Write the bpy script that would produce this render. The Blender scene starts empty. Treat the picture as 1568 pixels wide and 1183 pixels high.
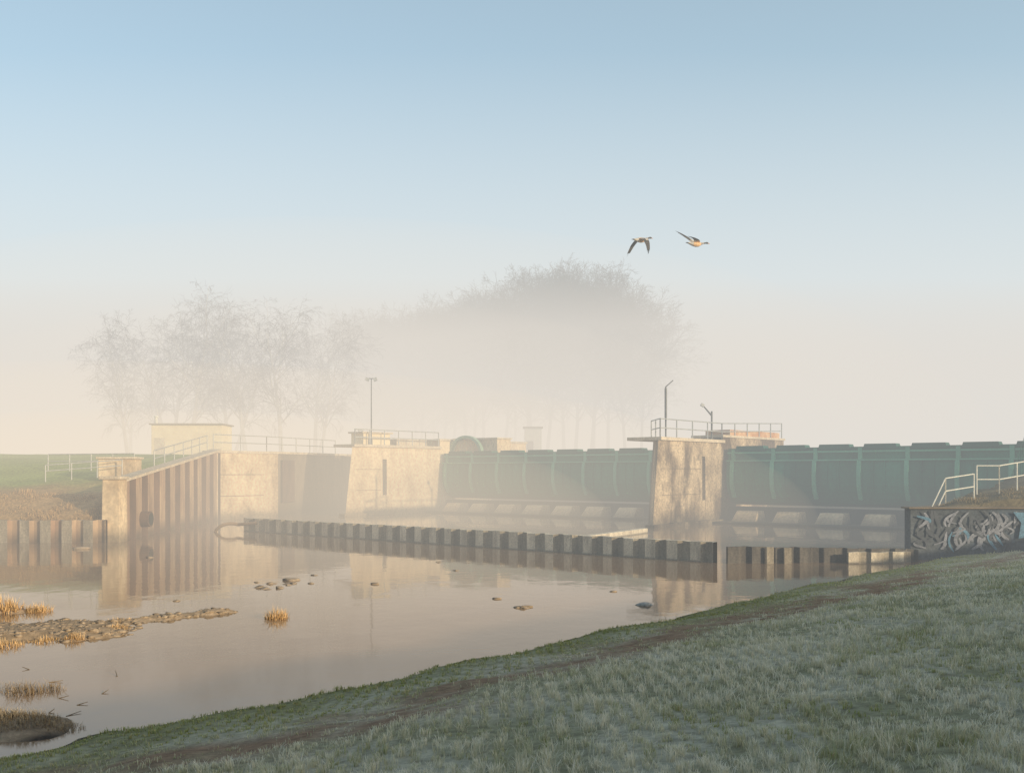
import bpy, math, random, bmesh
import numpy as np
from mathutils import Vector, Matrix
random.seed(7); rng=np.random.default_rng(7)
sc=bpy.context.scene
sc.view_settings.view_transform='Standard'
sc.view_settings.look='None'; sc.view_settings.exposure=0
# ------------------------------------------------------------------ axes of the weir
U=Vector((0.768,-0.640,0)); N=Vector((-0.640,-0.768,0)); Z=Vector((0,0,1))
G1=Vector((-5.7,82,0)); G3=Vector((14.25,65.4,0))
SUN_EL=math.radians(12); SH=Vector((0.78,-0.625,0)).normalized()

# ------------------------------------------------------------------ noise
def _h(ix,iy,seed):
    v=np.sin(ix*127.1+iy*311.7+seed*74.7)*43758.5453
    return v-np.floor(v)
def vnoise(x,y,seed=0):
    ix=np.floor(x); iy=np.floor(y); fx=x-ix; fy=y-iy
    fx=fx*fx*(3-2*fx); fy=fy*fy*(3-2*fy)
    a=_h(ix,iy,seed); b=_h(ix+1,iy,seed); c=_h(ix,iy+1,seed); d=_h(ix+1,iy+1,seed)
    return (a*(1-fx)+b*fx)*(1-fy)+(c*(1-fx)+d*fx)*fy
def fbm(x,y,seed=0,o=3):
    t=0;a=.5;s=0
    for i in range(o):
        t=t+a*vnoise(x*2**i,y*2**i,seed+i*13); s+=a; a*=.5
    return t/s

# ------------------------------------------------------------------ materials
def new_mat(name):
    m=bpy.data.materials.new(name); m.use_nodes=True
    nt=m.node_tree; b=nt.nodes['Principled BSDF']
    return m,nt,b
def noise_mat(name,c1,c2,scale=1.0,rough=.85,bump=.3,streak=1.0,wet=None,metal=0,c3=None,spec=.3,bscale=None,c3r=(.5,.62),fine=0):
    m,nt,b=new_mat(name); L=nt.links; nd=nt.nodes
    geo=nd.new('ShaderNodeNewGeometry')
    mp=nd.new('ShaderNodeMapping'); mp.inputs['Scale'].default_value=(scale,scale,scale*streak)
    L.new(geo.outputs['Position'],mp.inputs['Vector'])
    n1=nd.new('ShaderNodeTexNoise'); n1.inputs['Scale'].default_value=1; n1.inputs['Detail'].default_value=8; n1.inputs['Roughness'].default_value=.65
    L.new(mp.outputs[0],n1.inputs['Vector'])
    r=nd.new('ShaderNodeValToRGB'); r.color_ramp.elements[0].position=.35; r.color_ramp.elements[1].position=.65
    r.color_ramp.elements[0].color=(*c1,1); r.color_ramp.elements[1].color=(*c2,1)
    L.new(n1.outputs['Fac'],r.inputs['Fac']); col=r.outputs['Color']
    if c3:
        mp3=nd.new('ShaderNodeMapping'); mp3.inputs['Scale'].default_value=(scale*.6,scale*.6,scale*.6*max(streak,.3))
        L.new(geo.outputs['Position'],mp3.inputs['Vector'])
        n3=nd.new('ShaderNodeTexNoise'); n3.inputs['Scale'].default_value=1; n3.inputs['Detail'].default_value=7; n3.inputs['Roughness'].default_value=.6
        L.new(mp3.outputs[0],n3.inputs['Vector'])
        rr=nd.new('ShaderNodeMapRange'); rr.inputs[1].default_value=c3r[0]; rr.inputs[2].default_value=c3r[1]
        L.new(n3.outputs['Fac'],rr.inputs[0])
        mx=nd.new('ShaderNodeMixRGB'); L.new(rr.outputs[0],mx.inputs['Fac']); L.new(col,mx.inputs[1]); mx.inputs[2].default_value=(*c3,1); col=mx.outputs[0]
    if fine:
        n4=nd.new('ShaderNodeTexNoise'); n4.inputs['Scale'].default_value=scale*9; n4.inputs['Detail'].default_value=4
        L.new(geo.outputs['Position'],n4.inputs['Vector'])
        r4=nd.new('ShaderNodeMapRange'); r4.inputs[1].default_value=.3; r4.inputs[2].default_value=.7; r4.inputs[3].default_value=1-fine; r4.inputs[4].default_value=1+fine*.5
        L.new(n4.outputs['Fac'],r4.inputs[0]); m4=nd.new('ShaderNodeMixRGB'); m4.blend_type='MULTIPLY'; m4.inputs['Fac'].default_value=1
        L.new(col,m4.inputs[1]); L.new(r4.outputs[0],m4.inputs[2]); col=m4.outputs[0]
    if wet is not None:
        sp=nd.new('ShaderNodeSeparateXYZ'); L.new(geo.outputs['Position'],sp.inputs[0])
        ad=nd.new('ShaderNodeMath'); ad.operation='MULTIPLY_ADD'; L.new(n1.outputs['Fac'],ad.inputs[0]); ad.inputs[1].default_value=-wet*1.6; L.new(sp.outputs['Z'],ad.inputs[2])
        mr=nd.new('ShaderNodeMapRange'); mr.inputs[1].default_value=-wet*.6; mr.inputs[2].default_value=wet*.3; mr.inputs[3].default_value=.4; mr.inputs[4].default_value=1
        L.new(ad.outputs[0],mr.inputs[0])
        mm=nd.new('ShaderNodeMixRGB'); mm.blend_type='MULTIPLY'; mm.inputs['Fac'].default_value=1
        L.new(col,mm.inputs[1]); L.new(mr.outputs[0],mm.inputs[2]); col=mm.outputs[0]
    L.new(col,b.inputs['Base Color'])
    b.inputs['Roughness'].default_value=rough; b.inputs['Metallic'].default_value=metal
    b.inputs['Specular IOR Level'].default_value=spec
    if bump:
        n2=nd.new('ShaderNodeTexNoise'); n2.inputs['Scale'].default_value=bscale or scale*5; n2.inputs['Detail'].default_value=6
        L.new(geo.outputs['Position'],n2.inputs['Vector'])
        bp=nd.new('ShaderNodeBump'); bp.inputs['Strength'].default_value=bump; bp.inputs['Distance'].default_value=.05
        L.new(n2.outputs['Fac'],bp.inputs['Height']); L.new(bp.outputs[0],b.inputs['Normal'])
    return m
def attr_mat(name,rough=.8,nscale=0,namt=.3,bump=0):
    m,nt,b=new_mat(name); L=nt.links; nd=nt.nodes
    a=nd.new('ShaderNodeAttribute'); a.attribute_name='Col'; col=a.outputs['Color']
    if nscale:
        g=nd.new('ShaderNodeNewGeometry'); n=nd.new('ShaderNodeTexNoise'); n.inputs['Scale'].default_value=nscale; n.inputs['Detail'].default_value=10; n.inputs['Roughness'].default_value=.7
        L.new(g.outputs['Position'],n.inputs['Vector'])
        mr=nd.new('ShaderNodeMapRange'); mr.inputs[1].default_value=.3; mr.inputs[2].default_value=.7; mr.inputs[3].default_value=1-namt; mr.inputs[4].default_value=1+namt
        L.new(n.outputs['Fac'],mr.inputs[0])
        mm=nd.new('ShaderNodeMixRGB'); mm.blend_type='MULTIPLY'; mm.inputs['Fac'].default_value=1
        L.new(col,mm.inputs[1]); L.new(mr.outputs[0],mm.inputs[2]); col=mm.outputs[0]
        if bump:
            bp=nd.new('ShaderNodeBump'); bp.inputs['Strength'].default_value=bump; bp.inputs['Distance'].default_value=.06
            L.new(n.outputs['Fac'],bp.inputs['Height']); L.new(bp.outputs[0],b.inputs['Normal'])
    L.new(col,b.inputs['Base Color']); b.inputs['Roughness'].default_value=rough; b.inputs['Specular IOR Level'].default_value=.2
    return m
M_conc=noise_mat('weathered_concrete',(.52,.375,.225),(.84,.65,.41),.6,.9,.5,.5,wet=.7,c3=(.38,.255,.14),c3r=(.54,.70),fine=.25)
M_conc2=noise_mat('stained_concrete',(.27,.19,.115),(.66,.50,.32),.8,.9,.6,.55,wet=.9,c3=(.14,.09,.052),c3r=(.45,.57),fine=.4)
M_conc_dark=noise_mat('damp_shaded_concrete',(.11,.083,.055),(.28,.21,.14),.5,.9,.6,.35,wet=1.0,c3=(.18,.13,.08))  # damp concrete; the same dark tone also stands in for shade
M_coping=noise_mat('coping_concrete',(.50,.40,.28),(.70,.57,.41),1.5,.9,.3,fine=.3)
M_pile=noise_mat('sheet_pile_steel',(.24,.145,.085),(.50,.34,.20),1.2,.75,.4,.25,wet=.6,c3=(.32,.19,.11))
M_pile_p=noise_mat('shaded_rust_pan',(.08,.046,.03),(.18,.10,.06),1.2,.8,.4,.25)  # dark rust colour stands in for shade in the wing wall pans
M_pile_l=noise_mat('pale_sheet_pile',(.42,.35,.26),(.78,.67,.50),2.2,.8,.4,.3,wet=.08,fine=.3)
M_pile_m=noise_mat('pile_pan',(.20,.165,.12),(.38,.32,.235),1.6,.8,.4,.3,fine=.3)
M_pile_d=noise_mat('shaded_sheet_pile',(.075,.065,.056),(.15,.13,.105),1.6,.8,.4,.3,fine=.3)
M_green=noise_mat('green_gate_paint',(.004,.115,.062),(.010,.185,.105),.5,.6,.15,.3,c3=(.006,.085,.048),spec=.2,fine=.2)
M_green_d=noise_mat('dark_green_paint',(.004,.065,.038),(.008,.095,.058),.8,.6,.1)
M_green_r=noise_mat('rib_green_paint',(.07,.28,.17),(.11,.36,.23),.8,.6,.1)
M_green_l=noise_mat('pale_green_paint',(.20,.33,.22),(.30,.42,.29),.8,.5,.1)
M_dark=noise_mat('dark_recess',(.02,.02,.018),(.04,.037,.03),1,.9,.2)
M_rail=noise_mat('galvanised_rail',(.38,.37,.35),(.5,.49,.46),4,.5,0,metal=.3)
M_white=noise_mat('white_rail_paint',(.58,.55,.48),(.72,.69,.6),4,.5,0)
M_pole=noise_mat('dark_pole',(.09,.085,.08),(.16,.15,.14),4,.5,0)
M_cream=noise_mat('cream_render',(.70,.55,.34),(.82,.68,.45),1.2,.9,.15)
M_roof=noise_mat('roof_felt',(.24,.19,.13),(.33,.27,.20),2,.9,.2)
M_birch=noise_mat('birch_bark',(.42,.35,.27),(.88,.82,.68),1.4,.8,.2,.5)
M_twig=noise_mat('twigs',(.13,.08,.05),(.22,.135,.085),1.5,.9,0)
M_twig2=noise_mat('dark_twigs',(.09,.055,.035),(.16,.10,.06),1.5,.9,0)
M_stone=noise_mat('stone',(.18,.135,.095),(.40,.31,.22),5,.85,.5)
M_stonef=noise_mat('frosty_stone',(.35,.33,.29),(.60,.57,.50),9,.85,.5)
M_graf=noise_mat('painted_wall',(.05,.058,.066),(.11,.12,.128),1.1,.8,.3,.8,c3=(.07,.09,.115),c3r=(.5,.6),fine=.4)
M_silver=noise_mat('silver_spray_paint',(.11,.115,.135),(.30,.30,.335),2.6,.6,0,fine=.4)
M_blue=noise_mat('blue_spray_paint',(.05,.12,.19),(.12,.26,.36),2.0,.6,0,fine=.3)
M_black=noise_mat('black_spray_paint',(.045,.05,.06),(.075,.08,.09),4,.6,0)
M_wood=noise_mat('wet_wood',(.12,.085,.05),(.22,.16,.10),3,.8,.3)

# ------------------------------------------------------------------ mesh builder
class MB:
    def __init__(s): s.v=[]; s.f=[]; s.m=[]; s.mats=[]
    def mi(s,m):
        if m not in s.mats: s.mats.append(m)
        return s.mats.index(m)
    def add(s,vs,fs,m):
        o=len(s.v); s.v+= [tuple(v) for v in vs]; k=s.mi(m)
        for f in fs: s.f.append(tuple(i+o for i in f)); s.m.append(k)
    def frustum(s,pb,pt,z0,z1,m):
        n=len(pb)
        def zz(z,i): return z[i] if isinstance(z,(list,tuple)) else z
        vs=[(p[0],p[1],zz(z0,i)) for i,p in enumerate(pb)]+[(p[0],p[1],zz(z1,i)) for i,p in enumerate(pt)]
        fs=[tuple(reversed(range(n))),tuple(range(n,2*n))]+[(i,(i+1)%n,n+(i+1)%n,n+i) for i in range(n)]
        s.add(vs,fs,m)
    def box(s,c,ax,ay,az,m):
        c=Vector(c); ax=Vector(ax); ay=Vector(ay); az=Vector(az)
        vs=[c+ax*i+ay*j+az*k for k in(-1,1) for j in(-1,1) for i in(-1,1)]
        s.add(vs,[(0,2,3,1),(4,5,7,6),(0,1,5,4),(2,6,7,3),(0,4,6,2),(1,3,7,5)],m)
    def obox(s,G,a0,a1,b0,b1,z0,z1,m):
        pts=[G+N*a+U*b for a,b in((a0,b0),(a0,b1),(a1,b1),(a1,b0))]
        s.frustum(pts,pts,z0,z1,m)
    def tube(s,p0,p1,r0,r1,m,n=6,cap=True):
        p0=Vector(p0);p1=Vector(p1); d=(p1-p0)
        if d.length<1e-6:return
        d.normalize(); a=d.orthogonal().normalized(); b=d.cross(a)
        vs=[]
        for p,r in((p0,r0),(p1,r1)):
            for i in range(n):
                t=2*math.pi*i/n; vs.append(p+a*math.cos(t)*r+b*math.sin(t)*r)
        fs=[(i,(i+1)%n,n+(i+1)%n,n+i) for i in range(n)]
        if cap: fs+=[tuple(reversed(range(n))),tuple(range(n,2*n))]
        s.add(vs,fs,m)
    def path(s,pts,r,m,n=6):
        for i in range(len(pts)-1): s.tube(pts[i],pts[i+1],r,r,m,n)
    def build(s,name,smooth=False,bevel=0,fixn=True):
        me=bpy.data.meshes.new(name); me.from_pydata(s.v,[],s.f)
        for m in s.mats: me.materials.append(m)
        me.polygons.foreach_set('material_index',s.m)
        if smooth: me.polygons.foreach_set('use_smooth',[True]*len(s.f))
        me.update()
        if fixn:
            bm=bmesh.new(); bm.from_mesh(me); bmesh.ops.recalc_face_normals(bm,faces=bm.faces); bm.to_mesh(me); bm.free()
        ob=bpy.data.objects.new(name,me); sc.collection.objects.link(ob)
        if bevel:
            md=ob.modifiers.new('bev','BEVEL'); md.width=bevel; md.segments=2; md.limit_method='ANGLE'
        return ob
def add_col(me,cols):
    a=me.color_attributes.new('Col','FLOAT_COLOR','POINT')
    c=np.ones((len(cols),4),dtype=np.float32); c[:,:3]=cols
    a.data.foreach_set('color',c.ravel())

# ------------------------------------------------------------------ terrain
def sdist(X,Y): return .76*X-.65*Y+11.77
def seg_d(X,Y,ax,ay,bx,by):
    dx,dy=bx-ax,by-ay; t=np.clip(((X-ax)*dx+(Y-ay)*dy)/(dx*dx+dy*dy),0,1)
    return np.hypot(X-ax-t*dx,Y-ay-t*dy)
def gravel(X,Y):
    w=(fbm(X*1.3,Y*1.3,5)-.5)*1.3
    d1=seg_d(X,Y,-14,17.3,-9.3,20.6)-1.25+w
    d2=seg_d(X,Y,-9.3,21.0,-6.9,23.2)-.32+w*.5
    d3=seg_d(X,Y,-8.2,13.2,-6.2,12.6)-.55+w*.5
    d4=seg_d(X,Y,-13.5,23.0,-11.6,23.3)-.35+w*.3
    return np.minimum(np.minimum(d1,d2),np.minimum(d3,d4))
def terr(X,Y):
    X=np.asarray(X,float);Y=np.asarray(Y,float)
    s=sdist(X,Y)+(fbm(X*.35,Y*.35,3)-.5)*.9+(vnoise(X*1.7,Y*1.7,8)-.5)*.25
    z=np.interp(s,[-60,-4,-.3,0,.35,3,11.8,16,30,60],[-1,-1,-.1,0,.10,.45,1.7,2.4,6.9,7.4])  # rise behind the camera is an added, unseen dike shading the foreground
    z=z+np.where(s>0.2,(fbm(X*1.1,Y*1.1,21)-.5)*.13,0)
    g=gravel(X,Y); z=np.maximum(z,np.clip(-g*.22,-1,.10)+np.where(g<0,(vnoise(X*6,Y*6,2))*.02,0)-.0)
    wx=np.interp(Y,[46,47,68,84],[-18.8,-19.0,-20.5,-14.5])
    zl=np.interp(Y,[46.5,49,58,68,100],[1.0,2.1,3.7,4.5,4.7])+(fbm(X*.4,Y*.4,9)-.5)*.35
    z=np.where((Y>46.5)&(X<wx-.6),np.maximum(z,zl),z)
    gg=-((X-G1.x)*N.x+(Y-G1.y)*N.y)
    z=np.maximum(z,np.interp(gg,[3,12,400],[-1,4.3,4.6]))
    bR=(X-15)*U.x+(Y-37)*U.y
    zm=np.minimum(1.82+.11*(X-15.3)+(Y-37.3)*.03,5)+(fbm(X*.8,Y*.8,31)-.5)*.25
    z=np.where((bR>.35)&(Y>37.35),np.maximum(z,zm),z)
    z=np.maximum(z,np.interp(-X,[60,90],[-1,4]))
    return z
def axis(parts):
    a=[]
    for lo,hi,st in parts: a+=list(np.arange(lo,hi,st))
    return np.array(a+[parts[-1][1]])
xs=axis([(-3000,-400,400),(-400,-100,30),(-100,-24,2),(-24,-14,.5),(-14,-4,.2),(-4,20,.3),(20,36,.6),(36,100,3),(100,400,30),(400,3000,400)])
ys=axis([(-400,-60,40),(-60,0,3),(0,11,.5),(11,25,.2),(25,40,.3),(40,52,.4),(52,110,1.2),(110,400,20),(400,4000,450)])
XX,YY=np.meshgrid(xs,ys); ZZ=terr(XX,YY)
nx,ny=len(xs),len(ys)
co=np.stack([XX.ravel(),YY.ravel(),ZZ.ravel()],1)
idx=np.arange(nx*ny).reshape(ny,nx)
quads=np.stack([idx[:-1,:-1],idx[:-1,1:],idx[1:,1:],idx[1:,:-1]],-1).reshape(-1,4)
def np_mesh(name,co,faces,nside,mat,cols=None,smooth=True):
    me=bpy.data.meshes.new(name)
    me.vertices.add(len(co)); me.vertices.foreach_set('co',co.astype(np.float32).ravel())
    me.loops.add(faces.size); me.loops.foreach_set('vertex_index',faces.astype(np.int32).ravel())
    me.polygons.add(len(faces)); me.polygons.foreach_set('loop_start',np.arange(0,faces.size,nside,dtype=np.int32))
    me.update(calc_edges=True)
    me.polygons.foreach_set('use_smooth',[smooth]*len(faces))
    me.materials.append(mat)
    if cols is not None: add_col(me,cols)
    ob=bpy.data.objects.new(name,me); sc.collection.objects.link(ob); return ob
def mudmask(X,Y,s,n1,n2): return np.clip(np.exp(-((s-2.9-(n1-.5)*2.5)/.9)**2)*np.clip((n2-.20)*3.4,0,1),0,1)
def groundcol(X,Y):
    s=sdist(X,Y)+(fbm(X*.35,Y*.35,3)-.5)*.9
    n=fbm(X*.9,Y*.9,41,4); n2=fbm(X*3.1,Y*3.1,43,3)
    mm=mudmask(X,Y,s,n,n2)[...,None]; n=n[...,None]; n2=n2[...,None]
    green=np.array([.22,.21,.075]); frost=np.array([.52,.48,.34]); mud=np.array([.30,.19,.115]); straw=np.array([.36,.23,.11]); lg=np.array([.27,.31,.09])
    c=np.where(n>.5,frost,(green+frost)*.5)
    s_=s[...,None]
    c=c*(1-mm)+mud*mm
    e=np.clip(1-s_/2.0,0,1); c=c*(1-e)+green*e
    c=np.where(s_<.18,np.array([.08,.06,.045]),c)
    left=((Y>46.4)&(X<-10)&(Y<400))[...,None]
    yy=Y[...,None]
    t=np.clip((yy-50+(n-.5)*4)/3,0,1)
    c=np.where(left,straw*(1-t)*(.6+.8*n2)+lg*t*(.7+.6*n2),c)
    far=(Y>95)[...,None]; c=np.where(far,np.array([.14,.13,.08]),c)
    right=((Y>37.2)&(X>14.5)&(Y<95))[...,None]; c=np.where(right,np.array([.16,.125,.07])*(.6+.8*n2),c)
    g=gravel(X,Y)[...,None]; c=np.where((g<.1)&(Y[...,None]<30)&(s_<-.5),np.array([.42,.30,.19])*(.5+.9*n2),c)
    return c
M_ground=attr_mat('ground_soil_and_grass',.95,7,.45,.6)
np_mesh('ground',co,quads,4,M_ground,groundcol(XX,YY).reshape(-1,3))

# ------------------------------------------------------------------ water
m,nt,b=new_mat('river_water'); nd=nt.nodes; L=nt.links
b.inputs['Base Color'].default_value=(.28,.18,.105,1); b.inputs['Roughness'].default_value=.05; b.inputs['IOR'].default_value=1.38
g=nd.new('ShaderNodeNewGeometry'); mp=nd.new('ShaderNodeMapping'); mp.inputs['Scale'].default_value=(1.2,.8,1)
n=nd.new('ShaderNodeTexNoise'); n.inputs['Scale'].default_value=1.1; n.inputs['Detail'].default_value=3
L.new(g.outputs['Position'],mp.inputs[0]); L.new(mp.outputs[0],n.inputs['Vector'])
bp=nd.new('ShaderNodeBump'); bp.inputs['Strength'].default_value=.10; bp.inputs['Distance'].default_value=.06
L.new(n.outputs['Fac'],bp.inputs['Height']); L.new(bp.outputs[0],b.inputs['Normal'])
wb=MB(); wb.add([(-95,-60,0),(60,-60,0),(60,110,0),(-95,110,0)],[(0,1,2,3)],m); wb.build('river_water',fixn=False)

# ------------------------------------------------------------------ piers
def pier(G,L_,t,slot,upz,upl,mc):
    mb=MB(); bat=.9
    def P(a,b): return G+N*a+U*b
    top=5.22
    def prism(a0,a1n,nose,mat,z1=top):
        if nose:
            pb=[P(a0,0),P(a1n,0),P(a1n-.25,-.25),P(a1n-3.2,-t),P(a0,-t)]
            pt=[P(a0,-.06),P(a1n-bat,-.06),P(a1n-bat-.25,-.3),P(a1n-3.4-bat*.5,-t+.06),P(a0,-t+.06)]
        else:
            pb=[P(a0,0),P(a1n,0),P(a1n,-t),P(a0,-t)]; pt=[P(a0,-.06),P(a1n,-.06),P(a1n,-t+.06),P(a0,-t+.06)]
        mb.frustum(pb,pt,-1.2,z1,mat)
    prism(slot+.22,L_,True,mc)
    prism(slot-.22,slot+.22,False,mc,1.5)
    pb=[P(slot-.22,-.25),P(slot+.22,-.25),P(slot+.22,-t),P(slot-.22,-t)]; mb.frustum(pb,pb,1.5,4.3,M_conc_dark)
    mb.frustum([P(slot-.22,-.05),P(slot+.22,-.05),P(slot+.22,-t),P(slot-.22,-t)],[P(slot-.22,-.06),P(slot+.22,-.06),P(slot+.22,-t),P(slot-.22,-t)],4.3,top,mc)
    prism(.4,slot-.22,False,mc)
    mb.obox(G,.3,L_-bat-.1,-t-.06,.08,top,5.42,M_coping)
    mb.obox(G,.2,L_-2.0,.0,.35,-1.2,.22,mc)
    mb.obox(G,L_-2.0,L_+.2,-.3,.35,-1.2,.18,mc)
    mb.obox(G,-upl,.4,-t,-.05,-1.2,upz,mc)
    mb.obox(G,-upl-.1,.5,-t-.08,.03,upz,upz+.16,M_coping)
    for z in (1.9,3.5):
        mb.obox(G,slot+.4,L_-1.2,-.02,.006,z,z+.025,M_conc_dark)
    return mb
mb=pier(G1,10.8,2.3,6.6,5.9,11,M_conc); mb.build('weir_pier',bevel=.04)
mb=pier(G3,9.4,2.3,3.0,5.6,9,M_conc2)
mb.obox(G3,-8.5,-.8,-2.0,-.15,5.76,6.15,noise_mat('orange_lit_concrete',(.40,.17,.06),(.70,.48,.28),1.2,.9,.4))  # orange sunlight on the parapet put into its colour
mb.build('weir_pier',bevel=.04)

# ------------------------------------------------------------------ gates: flat ribbed plate over a recessed lower skin
def gate(name,G,length):
    mb=MB()
    front=[(.12,4.84),(.12,4.05),(.30,3.98),(.38,3.5),(.40,3.0),(.36,2.5),(.24,2.1),(.0,1.7),(-.35,1.35),(-.8,1.15)]
    prof=[(-.7,4.84)]+front+[(-1.5,1.2),(-1.6,2.5)]
    def sweep(b0,b1,mat,pr):
        n=len(pr); vs=[G+N*a+U*b+Z*z for b in(b0,b1) for a,z in pr]
        fs=[(i,(i+1)%n,n+(i+1)%n,n+i) for i in range(n)]+[tuple(range(n)),tuple(reversed(range(n,2*n)))]
        mb.add(vs,fs,mat)
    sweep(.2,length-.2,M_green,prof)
    sp=2.8; b=.5; fo=front[:8]
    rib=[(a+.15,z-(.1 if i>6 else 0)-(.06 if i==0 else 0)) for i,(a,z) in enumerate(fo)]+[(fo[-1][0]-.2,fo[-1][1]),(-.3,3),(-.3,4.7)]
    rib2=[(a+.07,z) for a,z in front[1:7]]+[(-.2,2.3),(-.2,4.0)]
    while b<length-.5:
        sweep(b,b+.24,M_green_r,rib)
        e=min(b+2.35,length-.4)
        if e-b>1:
            a0=-.45;a1=.30
            pb=[G+N*a0+U*(b+.30),G+N*a1+U*(b+.30),G+N*a1+U*e,G+N*a0+U*e]
            pt=[G+N*a0+U*(b+.40),G+N*a1+U*(b+.40),G+N*a1+U*(e-.12),G+N*a0+U*(e-.12)]
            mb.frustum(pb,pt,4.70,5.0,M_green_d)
            for q in (.38,.68):
                bb=b+(e-b)*q; sweep(bb,bb+.07,M_green,rib2)
        b+=sp
    mb.obox(G,.10,.24,.2,length-.2,4.50,4.62,M_green_r)
    mb.obox(G,.10,.44,.2,length-.2,3.99,4.08,M_green_r)
    return mb.build(name)
gate('roller_gate',G1,20.7); gate('roller_gate',G3,20.7)
for G in(G1,G3):
    mb=MB()
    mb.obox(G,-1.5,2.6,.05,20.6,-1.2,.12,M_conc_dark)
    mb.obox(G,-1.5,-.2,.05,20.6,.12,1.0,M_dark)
    b=1.0
    while b<19:
        pb=[G+N*-.2+U*b,G+N*1.3+U*b,G+N*1.3+U*(b+1.7),G+N*-.2+U*(b+1.7)]
        pt=[G+N*-.2+U*(b+.1),G+N*.7+U*(b+.1),G+N*.7+U*(b+1.6),G+N*-.2+U*(b+1.6)]
        mb.frustum(pb,pt,.12,.78,M_conc); b+=2.8
    mb.build('gate_sill',bevel=.03)
mb=MB()
c=G1+N*-1.2+U*1.6; n=20
for i in range(n):
    def Q(t,r): return c+U*(r*math.cos(t))+Z*(4.75+r*.85*math.sin(t))
    t0=math.pi*i/n;t1=math.pi*(i+1)/n
    vs=[]
    for o in(0,.35):
        for t,r in((t0,1.6),(t1,1.6),(t1,1.85),(t0,1.85)): vs.append(Q(t,r)+N*o)
    mb.add(vs,[(0,1,2,3),(7,6,5,4),(0,4,5,1),(2,6,7,3),(1,5,6,2),(3,7,4,0)],M_green_l)
mb.obox(G1,-3.2,-1.5,-.2,4.6,4.4,6.0,M_conc)
mb.obox(G1,-3.3,-1.4,-.3,4.7,6.0,6.12,M_coping)
mb.build('gate_drive_housing')

# ------------------------------------------------------------------ railings
def railing(name,pts,h=1.1,sp=1.8,r=.03,mat=M_rail,mid=(.55,)):
    mb=MB()
    for i in range(len(pts)-1):
        a=Vector(pts[i]);b_=Vector(pts[i+1]); k=max(1,round((b_-a).length/sp))
        for j in range(k+1):
            p=a.lerp(b_,j/k); mb.tube(p,p+Z*h,r*1.15,r*1.15,mat)
        for q in list(mid)+[h]:
            mb.tube(a+Z*q,b_+Z*q,r,r,mat)
    return mb.build(name)
def W(G,a,b,z): return tuple(G+N*a+U*b+Z*z)
railing('pier_railing',[W(G1,.5,-.1,5.42),W(G1,9.6,-.1,5.42),W(G1,7.0,-2.1,5.42)],1.15,1.6,.04)
railing('pier_railing',[W(G3,-8.8,-.12,5.76),W(G3,.4,-.12,5.42),W(G3,8.2,-.12,5.42),W(G3,6.0,-2.1,5.42)],1.1,1.9,.035)
mb=MB()
mb.obox(G1,5.6,8.4,-1.9,-.5,5.42,6.30,M_cream)
mb.obox(G1,5.4,8.6,-2.05,-.35,6.30,6.42,M_coping)
mb.obox(G1,1.2,4.6,-1.6,-.8,5.42,5.95,M_coping)
mb.build('control_kiosk')
mb=MB(); p=Vector(W(G1,7.85,-.2,5.42)); top=p+Z*5.1
mb.tube(p,p+Z*.5,.10,.08,M_pole,8); mb.tube(p,top,.05,.035,M_pole,8)
for sgn in(-1,1):
    d=Vector((.25*sgn,0,.02)); mb.tube(top,top+d,.03,.03,M_pole)
    mb.box(top+d+Vector((.06*sgn,0,-.08)),(.12,0,.05*sgn),(0,.14,0),(-.03*sgn,0,.12),M_rail)
mb.build('floodlight_mast')
mb=MB(); p=Vector(W(G3,7.0,-.45,5.42)); mb.tube(p,p+Z*3.1,.05,.05,M_pole,8); mb.tube(p+Z*3.1,p+Vector((.45,0,3.5)),.035,.03,M_pole)
mb.tube(p+Z*1.2,p+Z*3.0,.075,.075,M_pole,8); mb.build('lamp_mast')
mb=MB(); p=Vector(W(G3,.9,-.6,5.42)); mb.tube(p,p+Z*1.9,.06,.06,M_pole,8); mb.tube(p+Z*1.6,p+Vector((-.6,0,2.3)),.06,.04,M_pole)
mb.box(p+Vector((-.62,0,2.3)),(.1,0,-.06),(0,.1,0),(.05,0,.08),M_rail); mb.build('lamp_mast')

# ------------------------------------------------------------------ sheet pile walls
def piles(a,b_,z0,za,zb,mat,period=1.0,depth=.16,cap=None,capm=None,thick=.04,pan=None,pr=None,tilt=.01):
    mb=MB(); a=Vector((*a,0)); b_=Vector((*b_,0)); d=b_-a; Lh=d.length; d.normalize(); nrm=Vector((d.y,-d.x,0)); rg=random.Random(int(Lh*100))
    if nrm.dot(Vector((.3,-1,0)))<0: nrm=-nrm
    pr=pr or [(0,depth),(.46,depth),(.60,-depth),(.86,-depth)]
    pts=[];k=0
    while True:
        done=False
        for u,o in pr:
            x=(k+u)*period
            if x>Lh: done=True;break
            pts.append((x+rg.uniform(-.02,.02)*period,o+rg.uniform(-.02,.02)))
        if done:break
        k+=1
    n=len(pts); vs=[]
    hs=[rg.uniform(-tilt,tilt)*2 for _ in pts]
    for lay in(0,1):
        for (x,o),hh in zip(pts,hs):
            p=a+d*x+nrm*(o-lay*thick); e=za+(zb-za)*x/Lh+hh
            vs.append(p+Z*z0); vs.append(p+Z*e)
    fa=[];fb=[]
    for i in range(n-1):
        q=2*i; r=2*n+2*i; f=[(q,q+2,q+3,q+1),(r,r+1,r+3,r+2),(q+1,q+3,r+3,r+1)]
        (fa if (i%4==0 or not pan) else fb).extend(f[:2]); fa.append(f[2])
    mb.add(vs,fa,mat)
    if fb: mb.add(vs,fb,pan)  # recess shade put into the pan colour
    if cap:
        hv=nrm*(depth+.07); p=[a-hv,b_-hv,b_+hv,a+hv]
        mb.frustum(p,p,[za,zb,zb,za],[za+cap,zb+cap,zb+cap,za+cap],capm or mat)
    return mb
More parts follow.
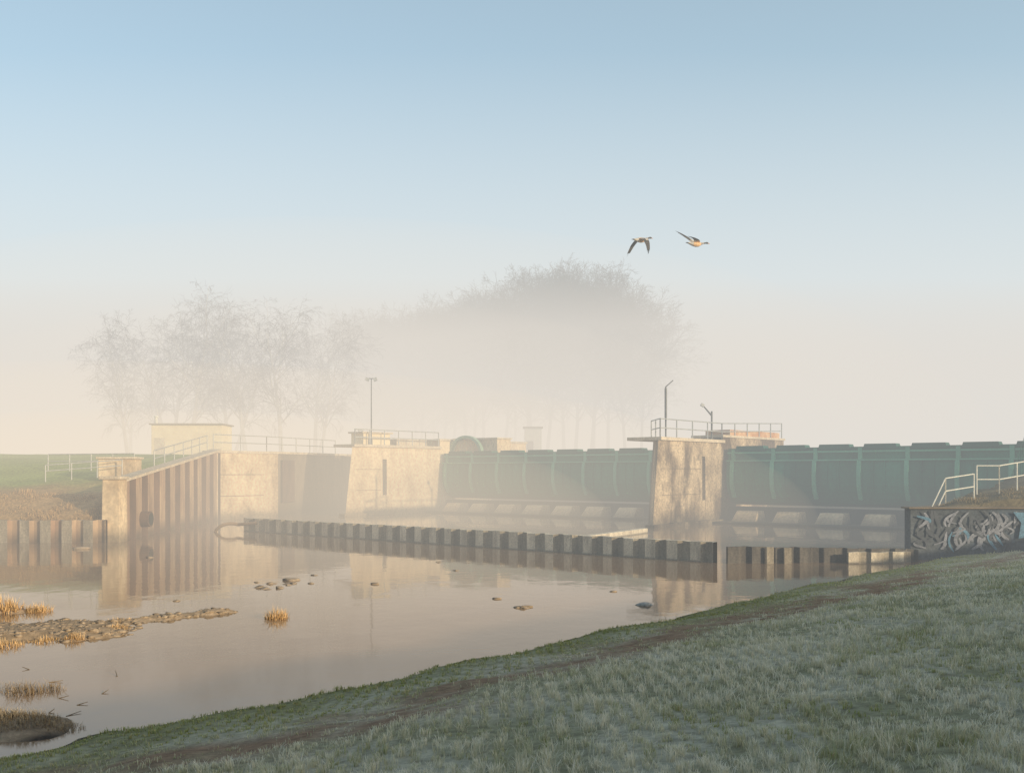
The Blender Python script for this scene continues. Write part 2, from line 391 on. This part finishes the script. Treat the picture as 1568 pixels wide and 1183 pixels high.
piles((-14.9,55),(7.7,35.5),-1.3,.74,.74,M_pile_l,.98,.085,pan=M_pile_m,thick=.30).build('sheet_pile_weir')
piles((7.75,35.55),(15.0,36.2),-1.3,.62,.46,M_pile_d,.9,.07,pan=M_pile_d,thick=.16).build('sheet_pile_weir')  # stretch in shade, painted with a darker pile colour
piles((12.1,35.45),(14.6,35.75),-1.3,.42,.40,M_pile_l,.85,.06,pan=M_pile_m,thick=.14).build('sheet_pile_weir')  # pale colour stands in for a lit stretch of the wall
mb=MB()
for x,y,z in((9.3,35.5,.60),(9.95,35.55,.57)):
    mb.box((x,y,z/2-.6),(.13,0,0),(0,.07,0),(0,0,z/2+.6),M_pile_m)
mb.build('lit_pile_posts')  # pale posts stand in for lit bits of the pile wall
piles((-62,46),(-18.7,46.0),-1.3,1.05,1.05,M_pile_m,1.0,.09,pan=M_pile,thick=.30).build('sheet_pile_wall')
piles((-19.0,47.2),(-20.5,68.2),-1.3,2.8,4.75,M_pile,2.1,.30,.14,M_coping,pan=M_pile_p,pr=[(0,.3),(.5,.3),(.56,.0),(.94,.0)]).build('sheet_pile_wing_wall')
mb=MB(); mb.frustum([(-19.35,46.3),(-18.45,46.3),(-18.45,47.3),(-19.35,47.3)],[(-19.3,46.35),(-18.5,46.35),(-18.5,47.3),(-19.3,47.3)],-1.2,2.95,M_conc)
mb.frustum([(-19.45,46.25),(-18.4,46.25),(-18.4,47.35),(-19.45,47.35)],[(-19.45,46.25),(-18.4,46.25),(-18.4,47.35),(-19.45,47.35)],2.95,3.1,M_coping)
mb.build('corner_pillar',bevel=.03)
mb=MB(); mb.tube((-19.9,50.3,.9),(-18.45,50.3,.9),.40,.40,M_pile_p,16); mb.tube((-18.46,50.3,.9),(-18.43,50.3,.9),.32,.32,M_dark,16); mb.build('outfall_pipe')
mb=MB()
pts=[Vector((-15.6+.8*math.cos(t),54.6+.3*math.cos(t),-.15+.60*math.sin(t))) for t in np.linspace(math.pi*.35,math.pi,8)]
mb.path(pts,.09,M_pile,8); mb.tube(pts[0],pts[0]+Vector((1.2,-.6,.12)),.09,.08,M_pile,8); mb.build('bent_pipe')
def wall(pts,z0,z1,thick,mat,cop=.18,copm=M_coping,over=.08):
    mb=MB()
    for i in range(len(pts)-1):
        a=Vector((*pts[i],0));b_=Vector((*pts[i+1],0)); d=(b_-a).normalized(); nr=Vector((d.y,-d.x,0))
        q=[a,b_,b_-nr*thick,a-nr*thick]; mb.frustum(q,q,z0,z1,mat)
        q=[a+nr*over-d*over,b_+nr*over,b_-nr*(thick+over),a-nr*(thick+over)-d*over]
        if cop: mb.frustum(q,q,z1,z1+cop,copm)
    return mb
mb=wall([(-20.4,68),(-17.2,72.4)],-1.2,4.62,1.4,M_conc)
for z in(1.6,3.1):
    a=Vector((-20.3,68.1,0));b_=Vector((-17.3,72.3,0)); d=(b_-a).normalized(); nr=Vector((d.y,-d.x,0))
    mb.frustum([a,b_,b_+nr*.012,a+nr*.012],[a,b_,b_+nr*.012,a+nr*.012],z,z+.04,M_conc_dark)
mb.build('abutment_wall',bevel=.03)
mb=wall([(-17.9,73.2),(-14.2,84),(-12,90)],-1.2,4.66,1.6,M_conc_dark)  # shade on this wall segment painted as darker concrete
mb.frustum([(-17.3,74.3),(-16.75,75.9),(-16.9,75.95),(-17.45,74.35)],[(-17.3,74.3),(-16.75,75.9),(-16.9,75.95),(-17.45,74.35)],1.0,4.2,M_pile_p)
mb.build('abutment_wall',bevel=.03)
railing('bank_railing',[(-21,69.2,4.85),(-18.3,73.4,4.85),(-14.9,83,4.85)],1.1,2.0,.035)
railing('bank_railing',[(-23.8,50.2,2.8),(-20.6,52,3.1)],.85,1.2,.025)
railing('bank_railing',[(-20.0,55,3.5),(-20.9,67.5,4.8)],1.0,2.2,.03)
railing('bank_railing',[(-26.4,56,3.35),(-21.5,56,3.4)],.95,1.4,.028)
mb=MB(); mb.box((-21.1,53,3.5),(.95,.1,0),(-.06,.6,0),(0,0,.5),M_conc); mb.box((-21.1,53,4.05),(1.05,.11,0),(-.07,.7,0),(0,0,.06),M_coping); mb.build('concrete_chamber',bevel=.02)
mb=MB(); a=Vector((2.3,45.2,0)); b_=Vector((7.2,53.5,0)); d=(b_-a).normalized(); nr=Vector((d.y,-d.x,0))*.2
mb.frustum([a-nr,b_-nr,b_+nr,a+nr],[a-nr,b_-nr,b_+nr,a+nr],-1,.26,M_pile_l); mb.build('concrete_beam',bevel=.03)

# ------------------------------------------------------------------ hut
mb=MB(); cx,cy,z0=-27.6,85,4.1
mb.box((cx,cy,z0+1.6),(2.95,.1,0),(-.06,1.7,0),(0,0,1.6),M_cream)
mb.box((cx,cy,z0+3.26),(3.1,.1,0),(-.06,1.9,0),(0,0,.06),M_roof)
mb.box((cx-2.2,cy-1.76,z0+1.1),(.45,.015,0),(0,.03,0),(0,0,1.0),M_coping)
mb.tube((cx-2.7,cy-1.2,z0+3.3),(cx-2.7,cy-1.2,z0+3.85),.14,.14,M_white,10)
mb.tube((cx-2.7,cy-1.2,z0+3.85),(cx-2.7,cy-1.2,z0+4.0),.22,.16,M_white,10)
mb.build('gatekeeper_hut',bevel=.02)
mb=MB(); mb.box((2.2,104,6.2),(.9,0,0),(0,.8,0),(0,0,1.7),M_white); mb.box((2.2,104,7.98),(1.05,0,0),(0,.95,0),(0,0,.08),M_roof); mb.box((1.9,103.18,5.6),(.35,0,0),(0,.02,0),(0,0,.95),M_roof); mb.build('white_kiosk')

# ------------------------------------------------------------------ right abutment + graffiti wall
mb=MB()
mb.frustum([(15,37),(45,37),(45,37.6),(15,37.6)],[(15,37.04),(45,37.04),(45,37.6),(15,37.6)],-1.2,1.92,M_graf)
mb.frustum([(14.9,36.92),(45,36.92),(45,37.7),(14.9,37.7)],[(14.9,36.92),(45,36.92),(45,37.7),(14.9,37.7)],1.92,1.98,M_conc_dark)
e0=Vector((15,37.6,0)); e1=e0-N*19; q=[e0,e1,e1+U*.5,e0+U*.5]; mb.frustum(q,q,-1.2,1.95,M_conc_dark)
def ribbon(Q,th,y,mat):
    vs=[];fs=[];K=len(Q)-1
    for i,p in enumerate(Q):
        d=(Q[min(i+1,K)]-Q[max(i-1,0)]).normalized(); nn=Vector((-d.z,0,d.x))*th*(.35+.65*math.sin(math.pi*(i+.6)/(K+1.2)))
        vs+=[(p.x+nn.x,y,p.z+nn.z),(p.x-nn.x,y,p.z-nn.z)]
    for i in range(K): fs.append((2*i,2*i+1,2*i+3,2*i+2))
    mb.add(vs,fs,mat)
rg=random.Random(33); yy=36.985
for k in range(95):
    cx=15.3+3.7*rg.random(); cz=rg.uniform(.55,1.6); a=rg.choice([1.3,1.8,.5,2.5,1.55,2.1,1.0])+rg.uniform(-.3,.3); L_=rg.uniform(.14,.40)
    cv=rg.uniform(-.5,.5)
    Q=[Vector((cx+math.cos(a)*L_*(i/7-.5)*1.6+cv*.45*math.sin(math.pi*i/7),0,cz+math.sin(a)*L_*(i/7-.5)*2)) for i in range(8)]
    yy-=.0004; u_=rg.random(); ribbon(Q,.030+.04*rg.random(),yy-.004,M_silver if u_<.5 else M_black if u_<.96 else M_blue)
bl=[(19.0,yy-.03,.8),(19.5,yy-.03,.9),(19.6,yy-.03,1.35),(19.25,yy-.03,1.78),(18.8,yy-.03,1.8),(19.1,yy-.03,1.4)]
mb.add(bl,[tuple(range(6))],M_blue)
mb.build('graffiti_wall',fixn=False)
pts=[(15.6,37.9),(17.0,38.6),(18.4,39.2),(19.6,39.6),(21.5,40.5)]
P3=[(x,y,float(terr(x,y))+.02) for x,y in pts]
railing('stair_railing',P3[:3],1.0,1.4,.025,M_white,(.5,))
railing('stair_railing',[(P3[3][0]-.9,P3[3][1],P3[3][2]),P3[3],(P3[4][0],P3[4][1],P3[4][2])],1.15,1.0,.025,M_white,(.6,))
mb=MB()
for i in range(6):
    x=17.6+i*1.9;y=42.6+i*1.4; z=float(terr(x,y)); mb.tube((x,y,z-.3),(x,y,z+2.1),.04,.04,M_green_d,8)
    if i<5:
        x2=x+1.9;y2=y+1.4;z2=float(terr(x2,y2))
        for q in(.1,.8,1.5,2.1): mb.tube((x,y,z+q),(x2,y2,z2+q),.015,.015,M_green_d,4)
        for k in range(12):
            f=k/12; mb.tube((x+1.9*f,y+1.4*f,z+(z2-z)*f+.1),(x+1.9*f,y+1.4*f,z+(z2-z)*f+2.1),.008,.008,M_green_d,3)
mb.build('mesh_fence')

# ------------------------------------------------------------------ trees
class TreeB:
    def __init__(s): s.v=[];s.f=[];s.m=[]
    def seg(s,pts,rads,n,mat):
        o=len(s.v)
        for i,(p,r) in enumerate(zip(pts,rads)):
            d=(pts[min(i+1,len(pts)-1)]-pts[max(i-1,0)]).normalized(); a=d.orthogonal().normalized(); b=d.cross(a)
            for k in range(n):
                t=2*math.pi*k/n; s.v.append(tuple(p+a*(math.cos(t)*r)+b*(math.sin(t)*r)))
        for i in range(len(pts)-1):
            for k in range(n):
                s.f.append((o+i*n+k,o+i*n+(k+1)%n,o+(i+1)*n+(k+1)%n,o+(i+1)*n+k)); s.m.append(mat)
def rv(r): return Vector((r.gauss(0,1),r.gauss(0,1),r.gauss(0,1)))
MINR=.013
def grow(T,r,p,d,length,rad,lev,kids,droop,maxlev):
    nseg=[7,5,4,3,2][lev]; pts=[p.copy()]; rads=[rad]; q=p.copy(); dd=d.copy()
    for i in range(nseg):
        dd=(dd+rv(r)*[.05,.10,.14,.18,.2][lev]+Vector((0,0,-droop*(lev>=2)*(i+1)*.12+(.10 if lev==1 else 0)))).normalized()
        q=q+dd*(length/nseg); pts.append(q.copy()); rads.append(rad*(1-(i+1)/nseg*.82))
    T.seg(pts,rads,[7,5,4,3,3][lev],0 if lev<=1 else 1)
    if lev>=maxlev: return
    k=kids[lev]
    for j in range(k):
        f=(.28 if lev==0 else .18)+(.98-(.28 if lev==0 else .18))*(j+r.random()*.7)/k
        f=min(f,.99); x=f*nseg; i=int(x); pt=pts[i].lerp(pts[i+1],x-i); base=(pts[i+1]-pts[i]).normalized()
        side=rv(r); side=(side-base*side.dot(base)).normalized()
        ang=r.uniform(.45,.95) if lev==0 else r.uniform(.4,1.0)
        nd_=(base*math.cos(ang)+side*math.sin(ang)).normalized()
        if lev==0: ln=length*(.40*math.sin(math.pi*min(1,.35+.62*(1-f)))+.08)*r.uniform(.85,1.15)
        else: ln=length*(.62*(1-f)+.22)*r.uniform(.7,1.2)
        rr=rads[i]*(.5 if lev<2 else .6); rr=max(rr,MINR)
        grow(T,r,pt,nd_,ln,rr,lev+1,kids,droop,maxlev)
def tree_mesh(name,seed,H,kids,droop,bark,rad,stems=1,lean=.08,tw=M_twig):
    r=random.Random(seed); T=TreeB()
    for s_ in range(stems):
        d=Vector((r.uniform(-lean,lean)*(1+s_),r.uniform(-lean,lean),1)).normalized()
        grow(T,r,Vector((r.uniform(-.3,.3)*s_,0,0)),d,H*.86*(1-.1*s_),rad*(1-.2*s_),0,kids,droop,4)
    zm=max(v[2] for v in T.v); k=H/zm
    me=bpy.data.meshes.new(name); me.from_pydata([(v[0]*k,v[1]*k,v[2]*k) for v in T.v],[],T.f); me.materials.append(bark); me.materials.append(tw)
    me.polygons.foreach_set('material_index',T.m); me.polygons.foreach_set('use_smooth',[True]*len(T.f)); me.update(); return me
MINR=.015
birches=[tree_mesh('birch_tree',100+i,20,(18,8,5,4),d,M_birch,.34,st,.12) for i,(d,st) in enumerate(((1.0,1),(.8,2),(1.1,1)))]
for i,(x,y,h,rot,mi) in enumerate(((-42,108,16,0,0),(-38.5,111,18,1.3,1),(-35,107,20,2.2,2),(-31.5,110,18,3.9,1),(-28.6,106,17.5,5,0),(-25.2,108,18.5,.7,2),(-22.6,113,18,2.7,1),(-45,116,15,4.4,2))):
    o=bpy.data.objects.new('birch_tree',birches[mi]); sc.collection.objects.link(o); o.location=(x,y,4.3); o.rotation_euler=(0,0,rot); s_=h/20; o.scale=(s_*1.1,s_*1.1,s_)
mass=bpy.data.objects.new('distant_tree_row',None); sc.collection.objects.link(mass)
MINR=.024
bigs=[tree_mesh('bare_tree',200+i,26,(28,11,6,4),.15,M_twig2,.30,1,.06,tw=M_twig2) for i in range(3)]
rr=random.Random(5)
for i in range(25):
    px=i/24; x=-23+px*39.5+rr.uniform(-.6,.6)
    h=np.interp(px,[0,.25,.5,.7,.85,.95,1],[22.5,24.5,25.5,27,27,25,21])+rr.uniform(-.9,.9)
    y=150-20*px+rr.uniform(-5,6)
    o=bpy.data.objects.new('bare_tree_part',bigs[i%3]); sc.collection.objects.link(o); o.location=(x,y,4.2); o.rotation_euler=(0,0,rr.uniform(0,6.28)); s_=h/26; o.scale=(s_*1.1,s_*1.1,s_); o.parent=mass
# ------------------------------------------------------------------ blade meshes (grass, reeds)
def blades(name,px,py,pz,h,w,col0,col1,mat,lean=.5,rng=rng):
    n=len(px); ang=rng.uniform(0,2*np.pi,n); lx=np.cos(ang);ly=np.sin(ang)
    wa=ang+np.pi/2+rng.uniform(-.5,.5,n); wx=np.cos(wa)*w/2; wy=np.sin(wa)*w/2
    le=rng.uniform(.1,1,n)*lean
    def pt(t,sg,wd):
        off=le*h*t**1.8
        return np.stack([px+lx*off+sg*wx*wd,py+ly*off+sg*wy*wd,pz+h*t*np.sqrt(np.clip(1-(le*t)**2*.5,.3,1))],1)
    V=np.stack([pt(0,-1,1),pt(0,1,1),pt(.55,-1,.8),pt(.55,1,.8),pt(1,0,0)],1).reshape(-1,3)
    b=np.arange(n)[:,None]*5
    F=np.concatenate([b+np.array([0,1,3]),b+np.array([0,3,2]),b+np.array([2,3,4])],0)
    C=np.stack([col0,col0,(col0+col1)/2,(col0+col1)/2,col1],1).reshape(-1,3)
    return np_mesh(name,V,F,3,mat,C,smooth=False)
M_blade=attr_mat('frosted_grass_blades',.75)
def ring(r0,r1,dens,pw,r_ref):
    N_=60; rs=np.linspace(r0,r1,N_+1); out=[]
    for i in range(N_):
        rm=(rs[i]+rs[i+1])/2; dn=dens*min(1,(r_ref/rm))**pw
        n=int(1.7*rm*(rs[i+1]-rs[i])*dn)
        rad=rng.uniform(rs[i],rs[i+1],n); th=rng.uniform(-.85,.85,n); out.append(np.stack([rad*np.sin(th),rad*np.cos(th)],1))
    return np.concatenate(out)
P=ring(2.2,44,1500,1.6,7.0)
X,Y=P[:,0],P[:,1]
CS=.19
cx=np.floor(X/CS)+.5; cy=np.floor(Y/CS)+.5
jx=(_h(cx,cy,1)-.5)*.16+cx*CS; jy=(_h(cx,cy,2)-.5)*.16+cy*CS
k=rng.uniform(.1,.85,len(X))*(np.hypot(X,Y)<26); clh=_h(cx,cy,3)
X=X+(jx-X)*k; Y=Y+(jy-Y)*k
s=sdist(X,Y)+(fbm(X*.35,Y*.35,3)-.5)*.9
n1=fbm(X*.9,Y*.9,41,4); n2=fbm(X*3.1,Y*3.1,43,3)
mudm=mudmask(X,Y,s,n1,n2)
keep=(s>.12)&(rng.uniform(0,1,len(X))>mudm*.95)&(Y<38)&((Y<36.7)|(X<14))
X,Y,s,n1,n2,mudm,clh=[a[keep] for a in(X,Y,s,n1,n2,mudm,clh)]
d=np.hypot(X,Y); zz=terr(X,Y)
big=fbm(X*1.6,Y*1.6,51)
hh=(.03+.065*clh+.03*rng.uniform(0,1,len(X)))*(.30+1.3*big)*np.clip(.55+s*.12,.55,1.1)*(1-.5*mudm)
ww=.0055*np.maximum(1,d/7)**.8*rng.uniform(.7,1.3,len(X))
fr=np.clip((s-.6)/2.6,0.14,1)*np.clip(.38+.6*clh+1.5*(fbm(X*1.3,Y*1.3,61,3)-.38)+rng.uniform(-.25,.25,len(X)),.05,1.1)*(1-.4*mudm)
green=np.array([.23,.25,.055]); greent=np.array([.44,.47,.12]); straw=np.array([.66,.48,.24]); frost=np.array([.98,.91,.70])
st=(rng.uniform(0,1,len(X))<.26)[:,None]
tip=np.where(st,straw,greent); f_=fr[:,None]
c1=tip*(1-f_)+frost*f_; c0=green*(1-.75*f_)+frost*.75*f_*.8
blades('grass',X,Y,zz-.008,hh,ww,c0,c1,M_blade,.9)
def tuft(cx,cy,rad,n,h,wid=.012):
    a=rng.uniform(0,6.28,n); r=rad*np.sqrt(rng.uniform(0,1,n)); return cx+np.cos(a)*r,cy+np.sin(a)*r,h*rng.uniform(.35,1.1,n)*(1-.5*(r/rad)),np.full(n,wid)
def reeds(name,lst,c0,c1,lean=.8):
    A=[tuft(*t) for t in lst]
    X=np.concatenate([a[0] for a in A]);Y=np.concatenate([a[1] for a in A]);H=np.concatenate([a[2] for a in A]);Wd=np.concatenate([a[3] for a in A])
    z=np.maximum(terr(X,Y),0)-.02; n=len(X); v=rng.uniform(.6,1.3,n)[:,None]
    return blades(name,X,Y,z,H,Wd,np.array(c0)*v,np.array(c1)*v,M_blade,lean)
RC0,RC1=(.42,.25,.11),(.82,.57,.30)
reeds('reed_tuft',[(-5.3,22.2,.28,260,.40,.011)],RC0,RC1,1.0)
reeds('reed_tuft',[(-12.0,23.2,.45,400,.5,.012),(-11.2,23.3,.3,240,.36,.012),(-12.8,23.0,.5,300,.45,.012)],RC0,RC1,1.1)
reeds('reed_tuft',[(-9.6,18.6,.35,240,.26,.01),(-9.1,19.2,.3,180,.2,.01),(-10.3,17.9,.5,280,.26,.01),(-8.6,19.3,.2,120,.26,.01),(-8.2,20.6,.25,120,.16,.01),(-9.9,17.0,.4,240,.3,.01),(-11.0,17.2,.4,200,.28,.01),(-8.7,21.7,.3,120,.15,.01)],RC0,RC1,1.2)
reeds('dead_grass_clump',[(-6.3,12.7,.45,1000,.20,.006),(-6.9,12.9,.5,1000,.20,.006),(-5.8,12.65,.3,500,.14,.006),(-7.5,13.2,.5,800,.18,.006)],(.22,.15,.085),(.56,.43,.26),1.3)
reeds('dead_grass_clump',[(-7.3,14.7,.3,300,.30,.006),(-7.0,14.9,.25,200,.26,.006),(-7.9,15.0,.5,350,.13,.006)],(.14,.10,.065),(.40,.29,.17),1.2)
lst=[(rng.uniform(-32,-19.8),rng.uniform(46.7,49.8),.6,90,.45*rng.uniform(.3,1.1),.02) for i in range(80)]
reeds('bank_reeds',lst,(.34,.21,.10),(.70,.48,.25),1.1)
lst=[(rng.uniform(15.6,24),rng.uniform(37.8,42),.5,120,.22,.012) for i in range(60)]
reeds('bank_scrub',lst,(.16,.12,.06),(.46,.35,.20),1.1)
# ------------------------------------------------------------------ stones
def rock(mb,x,y,z,r,seed,mat,flat=.55):
    bm=bmesh.new(); bmesh.ops.create_icosphere(bm,subdivisions=2 if r>.06 else 1,radius=1)
    rg=random.Random(seed); ofs=[rv(rg) for _ in range(5)]
    vs=[]
    for v in bm.verts:
        k=1+sum(.15*math.sin(2.3*v.co.dot(o)+i) for i,o in enumerate(ofs)); c=v.co*k*r; vs.append((x+c.x*1.25,y+c.y,z+c.z*flat))
    fs=[tuple(v.index for v in f.verts) for f in bm.faces]; mb.add(vs,fs,mat); bm.free()
for k,(x,y,r) in enumerate(((-18.5,42.3,.24),(-4.05,29.0,.10),(-1.9,33,.08),(3.3,24.4,.2),(-2.7,36,.10),(-14,38,.12),(-.4,25.6,.10),(-6.3,31.5,.09),(-8.6,25.2,.08),(2.8,27.2,.09))):
    mb=MB(); rock(mb,x,y,.0,r,k,M_stonef if k==3 else M_stone,.38); mb.build('river_stone',smooth=True,fixn=False)
mb=MB()
for k in range(13): rock(mb,-7.0+random.gauss(0,.45)+k*.03,28.6+random.gauss(0,1.0),.0,random.uniform(.05,.16),k+40,M_stone,.4)
mb.build('river_stones',smooth=True,fixn=False)
mb=MB()
for k in range(6): rock(mb,.28+random.gauss(0,.12),24.0+random.gauss(0,.1),.0,random.uniform(.05,.10),k+80,M_stone,.5)
mb.build('river_stones',smooth=True,fixn=False)
mb=MB(); c=0
while c<2000:
    x=random.uniform(-14,-6.5);y=random.uniform(15,24)
    g=float(gravel(np.array(x),np.array(y)))
    if g<.12:
        rock(mb,x,y,max(0,float(terr(x,y)))-.005,.014+.06*random.random()**2.5,c,M_stone,.55); c+=1
mb.build('gravel',smooth=True,fixn=False)
mb=MB()
for k in range(22):
    x=random.uniform(-9,-6);y=random.uniform(13.2,16.5); a=random.uniform(0,3.1); l=random.uniform(.08,.25)
    mb.tube((x,y,.0),(x+l*math.cos(a),y+l*math.sin(a),random.uniform(.01,.05)),.008,.004,M_wood,5)
mb.build('driftwood_twigs')

# ------------------------------------------------------------------ geese
M_g_body=noise_mat('goose_buff_feathers',(.50,.29,.13),(.68,.46,.25),18,.8,.1)
M_g_dark=noise_mat('goose_dark_feathers',(.035,.03,.028),(.09,.075,.06),14,.7,.1)
M_g_grey=noise_mat('goose_grey_feathers',(.22,.18,.15),(.36,.31,.26),14,.8,.1)
M_g_white=noise_mat('goose_pale_feathers',(.40,.36,.31),(.52,.48,.43),14,.8,.1)
M_g_bill=noise_mat('goose_bill',(.5,.2,.09),(.6,.28,.14),20,.5,0)
def goose(loc,yaw,pitch,scale,wing):
    mb=MB()
    prof=[(-.46,.01,.045,.006),(-.38,.01,.06,.02),(-.28,.0,.07,.05),(-.15,-.012,.1,.085),(0,-.015,.115,.105),(.12,-.005,.10,.095),(.2,.02,.065,.068),(.27,.045,.04,.045),(.36,.07,.029,.031),(.44,.09,.027,.03),(.485,.1,.034,.038),(.53,.1,.036,.037),(.565,.094,.024,.023),(.60,.085,.015,.014),(.64,.078,.006,.005)]
    n=12; vs=[]
    for x,z,ry,rz in prof:
        for k in range(n):
            t=2*math.pi*k/n; vs.append(Vector((x,ry*math.cos(t),z+rz*math.sin(t))))
    for i in range(len(prof)-1):
        mat=M_g_dark if i<1 else M_g_white if i<3 else M_g_body if i<6 else M_g_grey if i<8 else M_g_dark if i<12 else M_g_bill
        mb.add(vs[i*n:(i+2)*n],[(k,(k+1)%n,n+(k+1)%n,n+k) for k in range(n)],mat)
    mb.add(vs[:n],[tuple(range(n))],M_g_dark)
    for sg,(wr,tp) in zip((1,-1),wing):
        sh=Vector((.10,.07*sg,.05)); wr=Vector((wr[0],wr[1]*sg,wr[2])); tp=Vector((tp[0],tp[1]*sg,tp[2]))
        def spine(t): return sh*(1-t)**2+wr*2*t*(1-t)+tp*t*t
        K=10; lead=[];trail=[];mid=[]
        back=Vector((-1,-.05*sg,-.05))
        for i in range(K+1):
            t=i/K; ch=.27*(1-.15*t)*(1 if t<.6 else 1-(t-.6)*.9)
            p=spine(t); bk=(back+(tp-wr).normalized()*t*.55).normalized()
            lead.append(p+Vector((.02,0,0))); mid.append(p+bk*ch*.45+Vector((0,0,.015))); trail.append(p+bk*ch)
        up=Vector((0,0,.008))
        for i in range(K):
            m1=M_g_white if .15<i/K<.45 else M_g_grey if i/K<.15 else M_g_dark
            m2=M_g_dark if i>2 else M_g_grey
            mb.add([lead[i],lead[i+1],mid[i+1],mid[i]],[(0,1,2,3)],m1 if i<6 else M_g_dark)
            mb.add([mid[i],mid[i+1],trail[i+1],trail[i]],[(0,1,2,3)],m2)
            mb.add([mid[i]-up,mid[i+1]-up,lead[i+1]-up*.1,lead[i]-up*.1],[(0,1,2,3)],M_g_body if i<3 else M_g_dark)
        for j in range(6):
            t=.72+.05*j; p=spine(t); d_=((tp-wr).normalized()*(.35+.14*j)+back*(.9-.14*j)).normalized(); L_=.24+.012*j; w_=Vector((0,0,1)).cross(d_).normalized()*.022
            mb.add([p-w_,p+w_,p+d_*L_*.8+w_*.8,p+d_*L_,p+d_*L_*.8-w_*.8],[(0,1,2,3,4)],M_g_dark)
    ob=mb.build('flying_goose',smooth=True,fixn=False)
    ob.location=loc; ob.rotation_euler=(0,pitch,yaw); ob.scale=(scale,)*3
    return ob
goose((5.5,42,13.2),math.radians(32),math.radians(-5),1.05,(((.16,.42,.10),(-.12,.62,-.42)),((.16,.40,.08),(-.10,.60,-.50))))
goose((7.85,42,13.02),math.radians(20),math.radians(2),1.05,(((.12,.34,.24),(-.42,.50,.50)),((.10,.26,.14),(-.36,.34,.16))))

# ------------------------------------------------------------------ fog
def fogmat(name,sig,col):
    m=bpy.data.materials.new(name); m.use_nodes=True; nt=m.node_tree; nt.nodes.clear(); L=nt.links
    out=nt.nodes.new('ShaderNodeOutputMaterial')
    ab=nt.nodes.new('ShaderNodeVolumeAbsorption'); ab.inputs['Color'].default_value=(0,0,0,1); ab.inputs['Density'].default_value=sig
    em=nt.nodes.new('ShaderNodeEmission'); em.inputs['Color'].default_value=(*col,1); em.inputs['Strength'].default_value=sig  # fog glows by itself; emission stands in for multiply scattered light
    ad=nt.nodes.new('ShaderNodeAddShader'); L.new(ab.outputs[0],ad.inputs[0]); L.new(em.outputs[0],ad.inputs[1]); L.new(ad.outputs[0],out.inputs['Volume'])
    return m
def fogbox(name,lo,hi,mat):
    mb=MB(); c=[(l+h)/2 for l,h in zip(lo,hi)]; hs=[(h-l)/2 for l,h in zip(lo,hi)]
    mb.box(c,(hs[0],0,0),(0,hs[1],0),(0,0,hs[2]),mat); return mb.build(name)
def fogell(name,c,r,mat):
    bm=bmesh.new(); bmesh.ops.create_uvsphere(bm,u_segments=96,v_segments=48,radius=1)
    me=bpy.data.meshes.new(name); bm.to_mesh(me); bm.free(); me.materials.append(mat)
    o=bpy.data.objects.new(name,me); sc.collection.objects.link(o); o.location=c; o.scale=r; return o
fogbox('fog_layer',(-900,22,-2),(900,1500,90),fogmat('high_haze',.0036,(.64,.84,.95)))
fogbox('fog_layer',(-901,24,-2.5),(901,1501,14),fogmat('low_fog',.0045,(.84,.72,.60)))
fogbox('fog_bank',(-902,86,-3),(902,1502,40),fogmat('bank_fog',.0085,(.84,.735,.64)))
fogbox('fog_bank',(-903,95,-3.5),(903,1503,22),fogmat('bank_fog_low',.026,(.74,.63,.53)))
for k,(r,sg) in enumerate(((1.0,.0045),(.7,.006))):
    fogell('glow_mist',(-23,64,0),(42*r,31*r,9*r+1),fogmat('glow_mist',sg,(1.10,.82,.50)))  # warm sun glow put into the mist's own emission
for k,(r,sg) in enumerate(((1.0,.0055),(.7,.0065))):
    fogell('glow_fog_bank',(-22,110,3),(76*r,28*r,28*r),fogmat('glow_fog',sg,(1.02,.79,.55)))

# ------------------------------------------------------------------ sky + sun
w=bpy.data.worlds.new('World'); sc.world=w; w.use_nodes=True; nt=w.node_tree
sky=nt.nodes.new('ShaderNodeTexSky'); sky.sky_type='NISHITA'; sky.sun_disc=False
sky.sun_elevation=SUN_EL; sky.sun_rotation=math.atan2(SH.x,SH.y)
sky.air_density=1.0; sky.dust_density=1.0; sky.ozone_density=1.0
bg=nt.nodes['Background']; nt.links.new(sky.outputs[0],bg.inputs['Color']); bg.inputs['Strength'].default_value=.15
ld=bpy.data.lights.new('sun','SUN'); ld.energy=5; ld.angle=math.radians(.53); ld.color=(1,.84,.58)
lo=bpy.data.objects.new('sun',ld); sc.collection.objects.link(lo)
dirv=SH*math.cos(SUN_EL)+Z*math.sin(SUN_EL); lo.rotation_euler=dirv.to_track_quat('Z','Y').to_euler(); lo.location=(0,0,50)
# ------------------------------------------------------------------ camera
cd=bpy.data.cameras.new('camera'); cam=bpy.data.objects.new('camera',cd); sc.collection.objects.link(cam)
cam.location=(0,0,3.3); cam.rotation_euler=(math.radians(90),0,0); cd.lens=34.6; cd.sensor_width=36; cd.shift_y=.0835; cd.clip_end=6000; cd.clip_start=.1
sc.camera=cam
